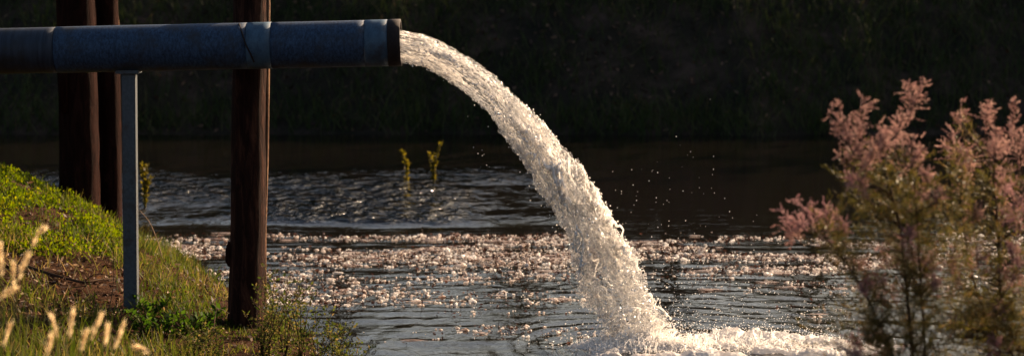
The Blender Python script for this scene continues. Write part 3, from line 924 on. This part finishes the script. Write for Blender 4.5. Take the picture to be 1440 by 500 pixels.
for pix, lab in stalks:
    foot = on_bank(*pix[-1]); Y = foot[1]
    pts = np.array([at(x, y, Y - .03 * k) for k, (x, y) in enumerate(pix[::-1])]); pts[0, 2] -= .03
    mb = MB(); mb.tube(curve(pts - foot), np.linspace(.004, .002, 24), 6, tint=.95)
    o = obj('dry_stalk', mb.mesh('dry_stalk', True), M['stem'] if 'dark' in lab or 'brown' in lab else M['litter'], label=lab, cat='stalk'); o.location = foot


# upright weeds round the pole foot
def weed(h, seed, leafn=420, spread_=.22, leafsize=(.012, .032)):
    r = random.Random(seed); st = MB(); lf = MB(); LP = []; LD = []
    nst = r.randint(5, 8)
    for k in range(nst):
        a = r.random() * 2 * pi; ln = r.uniform(.1, spread_); hh = h * r.uniform(.65, 1.0)
        P = curve([(0, 0, -.02), (cos(a) * ln * .3, sin(a) * ln * .3, hh * .45), (cos(a) * ln, sin(a) * ln, hh)], 12)
        st.tube(P, np.linspace(.004, .0015, 12), 5, tint=r.random())
        for q in range(leafn // nst):
            f_ = r.uniform(.12, 1); p_ = P[int(f_ * 11)]; b_ = r.random() * 2 * pi
            ext = r.random() * .06 * (1.15 - f_)
            LP.append(p_ + np.array((cos(b_) * ext, sin(b_) * ext, r.uniform(-.01, .02)))); LD.append((cos(b_), sin(b_), r.uniform(.2, 1.4)))
    leaves(lf, LP, np.array([r.uniform(*leafsize) for _ in LP]), LD, .5)
    return st.mesh('weed_stem', True), lf.mesh('weed_leaves')
weeds = [(368, 503, .36, 'at the wooden pole foot, lowest one'), (378, 497, .55, 'directly right of the wooden pole'), (400, 498, .62, 'tallest one right of the wooden pole'),
         (424, 503, .48, 'in the clump right of the pole, second outward'), (448, 506, .42, 'in the clump right of the pole, third outward'), (472, 508, .33, 'near the outer end of the clump by the pole'),
         (497, 510, .26, 'at the outermost tip of the bank'), (306, 508, .22, 'low in the grass just left of the pole'), (275, 505, .22, 'in the green grass halfway to the steel post'), (388, 470, .40, 'behind the clump at the pole')]
for i, (x, y, h, lab) in enumerate(weeds):
    c = at_z(x, y, .05); z = ground_z(c); c[2] = max(z, -.02)
    P = thing('weed_plant', 'slender olive green weed ' + lab, 'weed', c, 'weeds round the pole foot')
    a_, b_ = weed(h, 50 + i); obj('stem', a_, M['stem'], P); obj('foliage', b_, M['herb'], P)
# broad bright-leaved plants
for i, (x, y, h, lab) in enumerate(((205, 468, .16, 'at the foot of the steel post'), (232, 470, .15, 'between post and pole, nearer the post'), (262, 474, .17, 'halfway between post and pole'), (285, 462, .13, 'between post and pole, nearer the pole'), (215, 445, .12, 'just behind the steel post foot'))):
    c = on_bank(x, y); c[2] = ground_z(c)
    P = thing('leafy_plant', 'low bright green broad leaved plant ' + lab, 'plant', c, 'broad leaved plants between post and pole')
    a_, b_ = weed(h, 90 + i, 90, .16, (.03, .06)); obj('stem', a_, M['stem'], P); obj('foliage', b_, M['broad'], P)

# yellow sprouts standing in the pond
for x0_, yb, ht, ks, lab in ((572, 251, 36, ((-6, 36, .0), (2, 22, 0)), 'short bent yellow green sprout in the pond, left of the pair'),
                        (610, 254, 51, ((10, 51, .5), (-7, 38, 0), (3, 25, 0)), 'taller forked yellow green sprout in the pond, right of the pair'),
                        (204, 292, 60, ((-4, 60, 0), (3, 58, 0), (8, 40, 0)), 'yellow green sprout in the pond right behind the steel post')):
    c = at_z(x0_, yb); k_ = F / (c[1] + 14)
    P = thing('water_sprout', lab, 'water plant', c, 'sprouts in the pond')
    st = MB(); lf = MB()
    for dx, dy, b_ in ks:
        pp = curve([(0, 0, -.03), (dx * .2 / k_, 0.01, dy * .5 / k_), (dx / k_, .02, dy / k_)], 14)
        st.tube(pp, np.linspace(.012, .006, 14), 5, tint=.5)
        ids = RNG.integers(2, 14, 70); d_ = RNG.normal(size=(70, 3)); d_[:, 2] = np.abs(d_[:, 2]) + .7
        leaves(lf, pp[ids], RNG.uniform(.025, .06, 70), d_, .45)
    obj('stem', st.mesh('sprout_stem', True), M['sprout'], P); obj('leaf_tuft', lf.mesh('sprout_leaves'), M['sprout'], P)

# blurred foxtails close to the camera
fox = [((82, 520), (79, 470), (73, 449), 'first of the pale row at the bottom edge'), ((97, 520), (98, 470), (103, 441), 'tallest of the pale row at the bottom edge'),
       ((118, 520), (128, 474), (140, 448), 'third of the pale row at the bottom edge, leaning right'), ((142, 520), (147, 485), (150, 464), 'fourth of the pale row at the bottom edge'),
       ((150, 520), (160, 488), (172, 460), 'rightmost leaning one of the pale row'), ((110, 525), (114, 492), (119, 472), 'short one within the pale row'),
       ((62, 525), (66, 500), (70, 478), 'low one at the left end of the pale row'), ((216, 520), (210, 494), (196, 490), 'bent over at the bottom edge under the steel post'),
       ((4, 480), (2, 380), (1, 350), 'upright one cut by the left edge'), ((16, 440), (26, 390), (38, 362), 'leaning right above the litter patch'),
       ((20, 470), (18, 400), (19, 376), 'small one standing beside the leaning one'), ((-30, 450), (-4, 420), (15, 408), 'bending in horizontally from the left edge'),
       ((-4, 520), (4, 485), (12, 462), 'in the bottom left corner'), ((34, 420), (46, 340), (60, 326), 'tawny one nodding over the green mound')]
for i, (p0, p1, p2, lab) in enumerate(fox):
    Yq = -6.3 + .25 * math.sin(i * 2.1)
    a0, a1, a2 = at(*p0, Yq), at(*p1, Yq), at(*p2, Yq)
    foot = np.array((a0[0] + .02 * math.sin(i * 3), Yq, 0)); foot[2] = ground_z(foot)
    P = thing('foxtail_grass', 'blurred pale foxtail grass head ' + lab, 'grass head', foot, 'foxtails in the foreground')
    path = curve(np.array([foot - (0, 0, .03), foot * .5 + a0 * .5, a0, a1, a2]) - foot, 40)
    st = MB(); st.tube(path[:34], .0022, 5, tint=.2); obj('stem', st.mesh('fox_stem', True), M['grass'], P)
    hd = MB(); seg = path[28:]
    n = 120; ids = RNG.integers(0, len(seg), n); dr = path[-1] - path[28]; dr = dr / np.linalg.norm(dr)
    d_ = dr[None] + RNG.normal(0, .15, (n, 3)); leaves(hd, seg[ids] + RNG.normal(0, .003, (n, 3)), RNG.uniform(.018, .042, n), d_, .07)
    hd.tube(seg, np.linspace(.0032, .0012, len(seg)), 6)
    obj('seed_head', hd.mesh('fox_head'), M['straw'], P)
# near green blades in the lower left corner
P_ = np.stack([RNG.uniform(-2.4, -1.4, 420), RNG.uniform(-5.5, -4.0, 420), np.zeros(420)], -1); P_[:, 2] = height(P_[:, 0], P_[:, 1])
mb = MB(); blades(mb, P_, RNG.uniform(.35, .72, 420) * np.interp(P_[:, 0], [-2.4, -1.9, -1.4], [1.05, .85, .75]), .008, .35, .5, RNG.random(420) * .75)
obj('foreground_grass', mb.mesh('foreground_grass'), M['grass'], kind='stuff', label='blurred tall green grass blades at the bottom left corner')


# ------------------------------------------------------------------ tamarisk shrubs
def plume_mesh(P0, P1, wpx, dens=1.0, seed=0, L_=None):
    """a flower plume: racemes sprouting along an axis, each a bottle-brush of tiny petals"""
    r = np.random.default_rng(seed); mb = L_ or MB()
    if dens > 0.3 and L_ is None:
        n_ = P1 - P0; l_ = np.linalg.norm(n_)
        for q in range(3):
            f0 = r.uniform(.0, .55); b0 = P0 + n_ * f0; dv = n_ / l_ + r.normal(0, .75, 3); dv /= np.linalg.norm(dv)
            plume_mesh(b0, b0 + dv * l_ * r.uniform(.35, .6), wpx * .75, dens * .55, seed * 7 + q + 1, mb)
    ax = P1 - P0; L = np.linalg.norm(ax); ad = ax / L
    nr = int(14 * dens * max(.6, L / .16)) + 6
    f_ = r.random(nr)
    base = P0 + ax * f_[:, None] + r.normal(0, .008, (nr, 3))
    side = r.normal(size=(nr, 3)); side -= ad * (side @ ad)[:, None]; side /= np.linalg.norm(side, axis=1)[:, None]
    d = side * r.uniform(.5, 1.2, nr)[:, None] + ad * r.uniform(.1, 1.0, nr)[:, None]
    d /= np.linalg.norm(d, axis=1)[:, None]
    ln = wpx * 1.75 * r.uniform(.4, 1.1, nr) * (1.1 - .55 * f_)
    k = 42
    tt = r.random((nr, k))
    pos = base[:, None] + d[:, None] * (ln[:, None] * tt)[..., None] + r.normal(0, .0016, (nr, k, 3))
    dd = d[:, None] * .9 + r.normal(0, .8, (nr, k, 3))
    tint = np.clip(np.repeat(r.random(nr)[:, None], k, 1) * .55 + r.random((nr, k)) * .45, 0, 1)
    leaves(mb, pos.reshape(-1, 3), r.uniform(.0035, .0065, nr * k), dd.reshape(-1, 3), .6, tint.ravel())
    mb.tube(np.array([P0, (P0 + P1) / 2, P1]), .0016, 4)
    if L_ is None: return mb.mesh('plume')


def tamarisk(name, label, foot_px, Yc, stems, plumes, sprays, seed):
    r = random.Random(seed); rn = np.random.default_rng(seed)
    c = at(foot_px, 500, Yc); foot = np.array((c[0], Yc, 0)); foot[2] = ground_z(foot)
    P = thing(name, label, 'shrub', foot, 'pink flowering shrubs')
    allp = []
    for si, (pix, rad) in enumerate(stems):
        pts = [np.zeros(3) + (r.uniform(-.05, .05), r.uniform(-.05, .05), -.03)]
        dy = r.uniform(-.2, .2)
        for k, (x, y) in enumerate(pix): pts.append(at(x, y, Yc + dy * (k + 1) / len(pix)) - foot)
        cv = curve(pts, 40); allp.append(cv)
        mb = MB(); mb.tube(cv, np.linspace(rad, rad * .35, 40), 8, wob=.15)
        obj('stem', mb.mesh('tam_stem', True), M['stem'], P)
    AP = np.vstack([a[6:] for a in allp])
    br = MB()
    for i, (x0, y0, x1, y1, wd, den, pur) in enumerate(plumes):
        dY = r.uniform(-.22, .22)
        a = at(x0, y0, Yc + dY) - foot; b_ = at(x1, y1, Yc + dY + r.uniform(-.05, .05)) - foot
        dist = np.linalg.norm(AP - a, axis=1) + 1.5 * np.maximum(0, AP[:, 2] - a[2] + .05)
        q = AP[int(np.argmin(dist))]
        br.tube(curve([q, q * .5 + a * .5 + np.array((0, 0, .02)), a, b_], 14), np.linspace(.004, .0015, 14), 5, tint=.4)
        obj('flower_plume', plume_mesh(a, b_, wd, den, seed * 100 + i), M['tam_purple'] if pur else M['tam_flower'], P)
    # feathery green sprays
    lf = MB()
    for (x, y, sx, sy, n) in sprays:
        for k in range(int(n * 1.5)):
            px, py = r.gauss(x, sx), r.gauss(y, sy)
            tip = at(px, py, Yc + r.uniform(-.25, .25)) - foot
            dist = np.linalg.norm(AP - tip, axis=1) + 1.2 * np.maximum(0, AP[:, 2] - tip[2] + .06)
            q = AP[int(np.argmin(dist))]
            vd = tip - q; L = np.linalg.norm(vd)
            if L > .3: q = tip - vd / L * .3
            cv = curve([q, (q + tip) / 2 + rn.normal(0, .015, 3), tip], 10)
            if k % 3 == 0: br.tube(cv, np.linspace(.0022, .0009, 10), 4, tint=.3)
            m_ = 42; ids = rn.integers(2, 10, m_); dv = vd / (np.linalg.norm(vd) + 1e-6)
            d = dv[None] * .8 + rn.normal(0, .55, (m_, 3)) + np.array((0, 0, .25))
            leaves(lf, cv[ids] + rn.normal(0, .006, (m_, 3)), rn.uniform(.016, .045, m_), d, .075, np.clip(rn.normal(.45, .25, m_), 0, 1))
    obj('twigs', br.mesh('twigs', True), M['stem'], P)
    obj('foliage', lf.mesh('tam_foliage'), M['tam_leaf'], P)
    return P


PL_A = [(1200, 215, 1178, 142, .045, 1.0, 0), (1205, 205, 1212, 132, .045, 1.0, 0), (1190, 232, 1215, 195, .05, 1.0, 0), (1222, 232, 1232, 196, .045, 1.0, 0),
        (1252, 215, 1278, 150, .055, 1.2, 0), (1276, 170, 1300, 108, .050, 1.1, 0), (1244, 205, 1236, 178, .045, .9, 0), (1262, 240, 1290, 190, .045, .8, 0), (1280, 235, 1296, 205, .035, .6, 0),
        (1150, 330, 1122, 278, .055, 1.1, 1), (1138, 325, 1092, 292, .045, .9, 1), (1165, 325, 1160, 285, .05, 1.0, 1), (1190, 330, 1180, 305, .04, .7, 1), (1130, 335, 1095, 318, .035, .6, 0),
        (1225, 285, 1205, 245, .04, .5, 0), (1295, 305, 1303, 240, .05, .9, 0), (1312, 300, 1322, 262, .04, .6, 0), (1285, 395, 1282, 325, .060, 1.2, 0), (1300, 400, 1312, 352, .05, .8, 0),
        (1240, 420, 1205, 382, .06, .6, 0), (1262, 430, 1240, 395, .05, .5, 0), (1245, 505, 1230, 468, .06, .7, 0), (1290, 510, 1300, 462, .06, .6, 1), (1215, 505, 1180, 485, .05, .4, 0)]
ST_A = [(((1283, 520), (1276, 420), (1264, 310), (1240, 230)), .010), (((1300, 520), (1296, 420), (1290, 320), (1282, 200)), .008), (((1262, 530), (1225, 430), (1190, 370), (1160, 335)), .007)]
SP_A = [(1245, 265, 32, 30, 46), (1215, 330, 34, 26, 46), (1285, 300, 32, 40, 46), (1250, 390, 45, 35, 80), (1290, 450, 45, 40, 120), (1220, 470, 40, 26, 70), (1190, 250, 18, 18, 10), (1325, 380, 24, 60, 50), (1170, 330, 20, 15, 10)]
PL_B = [(1350, 172, 1352, 140, .025, .5, 0), (1385, 190, 1390, 140, .045, 1.0, 0), (1425, 190, 1427, 140, .03, .7, 0), (1345, 235, 1338, 180, .055, 1.2, 0), (1362, 240, 1372, 195, .05, 1.1, 0),
        (1398, 240, 1402, 180, .055, 1.2, 0), (1432, 240, 1438, 180, .06, 1.2, 0), (1415, 285, 1412, 240, .05, 1.0, 1), (1432, 330, 1436, 280, .05, 1.0, 1), (1432, 385, 1428, 335, .05, .8, 1),
        (1378, 385, 1372, 340, .05, .6, 0), (1345, 390, 1338, 340, .05, .6, 0), (1350, 270, 1358, 238, .04, .7, 0), (1460, 260, 1462, 200, .06, 1.2, 0), (1470, 350, 1474, 280, .06, 1.1, 1), (1385, 470, 1378, 420, .05, .5, 0), (1340, 480, 1345, 435, .05, .4, 0)]
ST_B = [(((1450, 520), (1424, 475), (1407, 410), (1404, 330), (1396, 240)), .012), (((1452, 530), (1448, 420), (1440, 320), (1436, 230)), .009), (((1440, 530), (1385, 440), (1360, 350), (1350, 250)), .007)]
SP_B = [(1335, 330, 14, 50, 30), (1355, 290, 22, 40, 40), (1420, 350, 24, 50, 60), (1380, 430, 40, 35, 95), (1425, 460, 26, 30, 90), (1345, 460, 25, 30, 75), (1465, 380, 25, 80, 60), (1352, 180, 6, 14, 5)]
rr = random.Random(12)
for PLq, boxes in ((PL_A, ((1190, 300, 1320, 420, 8), (1175, 200, 1310, 290, 3), (1190, 420, 1320, 500, 3))), (PL_B, ((1325, 200, 1450, 300, 4), (1330, 300, 1450, 420, 6), (1330, 420, 1450, 500, 3)))):
    for (xa, ya, xb, yb, k) in boxes:
        for _ in range(k):
            x, y = rr.uniform(xa, xb), rr.uniform(ya, yb); L = rr.uniform(20, 42); an = rr.uniform(-.7, .7)
            PLq.append((x, y, x + L * sin(an), y - L * cos(an), rr.uniform(.025, .045), rr.uniform(.35, .7), rr.random() < .35))
tamarisk('tamarisk_shrub', 'feathery pink flowering shrub reaching furthest towards the water jet', 1285, -5.0, ST_A, PL_A, SP_A, 3)
tamarisk('tamarisk_shrub', 'feathery pink flowering shrub cut off by the right edge of the picture', 1455, -4.6, ST_B, PL_B, SP_B, 4)

# ------------------------------------------------------------------ far bank cover
x = RNG.uniform(-9, 9, 34000); y = RNG.uniform(14.5, 19.5, 34000); z = far_h(x, y)
den = .25 + sstep(.40, .52, fbm(x * .7, y * .9, 91)) * .8 + .9 * (1 - sstep(.1, .5, z)) + .9 * sstep(1.3, 1.9, z)
ok = (z > .01) & (RNG.random(len(x)) < den)
P_ = np.stack([x, y, z], -1)[ok]
mb = MB(); blades(mb, P_, RNG.uniform(.08, .34, len(P_)), .014, .8, .8, np.clip(RNG.normal(.4, .25, len(P_)), 0, 1))
xq = RNG.uniform(-9, 9, 5000); yq = 15.1 + RNG.random(5000) * 1.9; zq = far_h(xq, yq); kq = (zq > -.06) & (zq < .25) & (fbm(xq * 1.2, yq * 0, 44) > .40)
blades(mb, np.stack([xq, yq, zq], -1)[kq], RNG.uniform(.12, .5, kq.sum()), .016, .8, .9, RNG.random(kq.sum()) * .8)
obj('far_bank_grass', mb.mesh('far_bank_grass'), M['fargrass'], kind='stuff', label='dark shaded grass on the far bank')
n = 5000; x = RNG.uniform(-9, 9, n); y = RNG.uniform(14.8, 19, n); P_ = np.stack([x, y, far_h(x, y) + .01], -1); P_ = P_[P_[:, 2] > .02]
d_ = RNG.normal(size=P_.shape); d_[:, 2] = (d_[:, 1] * .7) + d_[:, 2] * .15
mb = MB(); leaves(mb, P_, RNG.uniform(.03, .12, len(P_)), d_, .5, RNG.random(len(P_)) * .8)
obj('far_bank_litter', mb.mesh('far_litter'), M['litter'], kind='stuff', label='dull dead leaves strewn over the far bank')

# the wood on top of the far bank: above the frame, but the pond mirrors it
mb = MB(); C = []
rr = random.Random(5)
for i in range(34):
    tx, ty = -46 + i * 2.9 + rr.uniform(-1, 1), rr.uniform(24, 31); tz = float(far_h(np.array(tx), np.array(ty))); th = rr.uniform(4.5, 7.5)
    mb.tube([(tx, ty, tz - .2), (tx + .1, ty, tz + th * .5), (tx, ty, tz + th * .85)], [.16, .11, .03], 6, tint=.2)
    for k in range(9):
        c = np.array((tx + rr.gauss(0, .9), ty + rr.gauss(0, .8), tz + th * rr.uniform(.12, 1.0))); C.append(c[None] + RNG.normal(0, .55, (70, 3)))
C = np.vstack(C); d_ = RNG.normal(size=C.shape)
leaves(mb, C, RNG.uniform(.18, .42, len(C)), d_, .55)
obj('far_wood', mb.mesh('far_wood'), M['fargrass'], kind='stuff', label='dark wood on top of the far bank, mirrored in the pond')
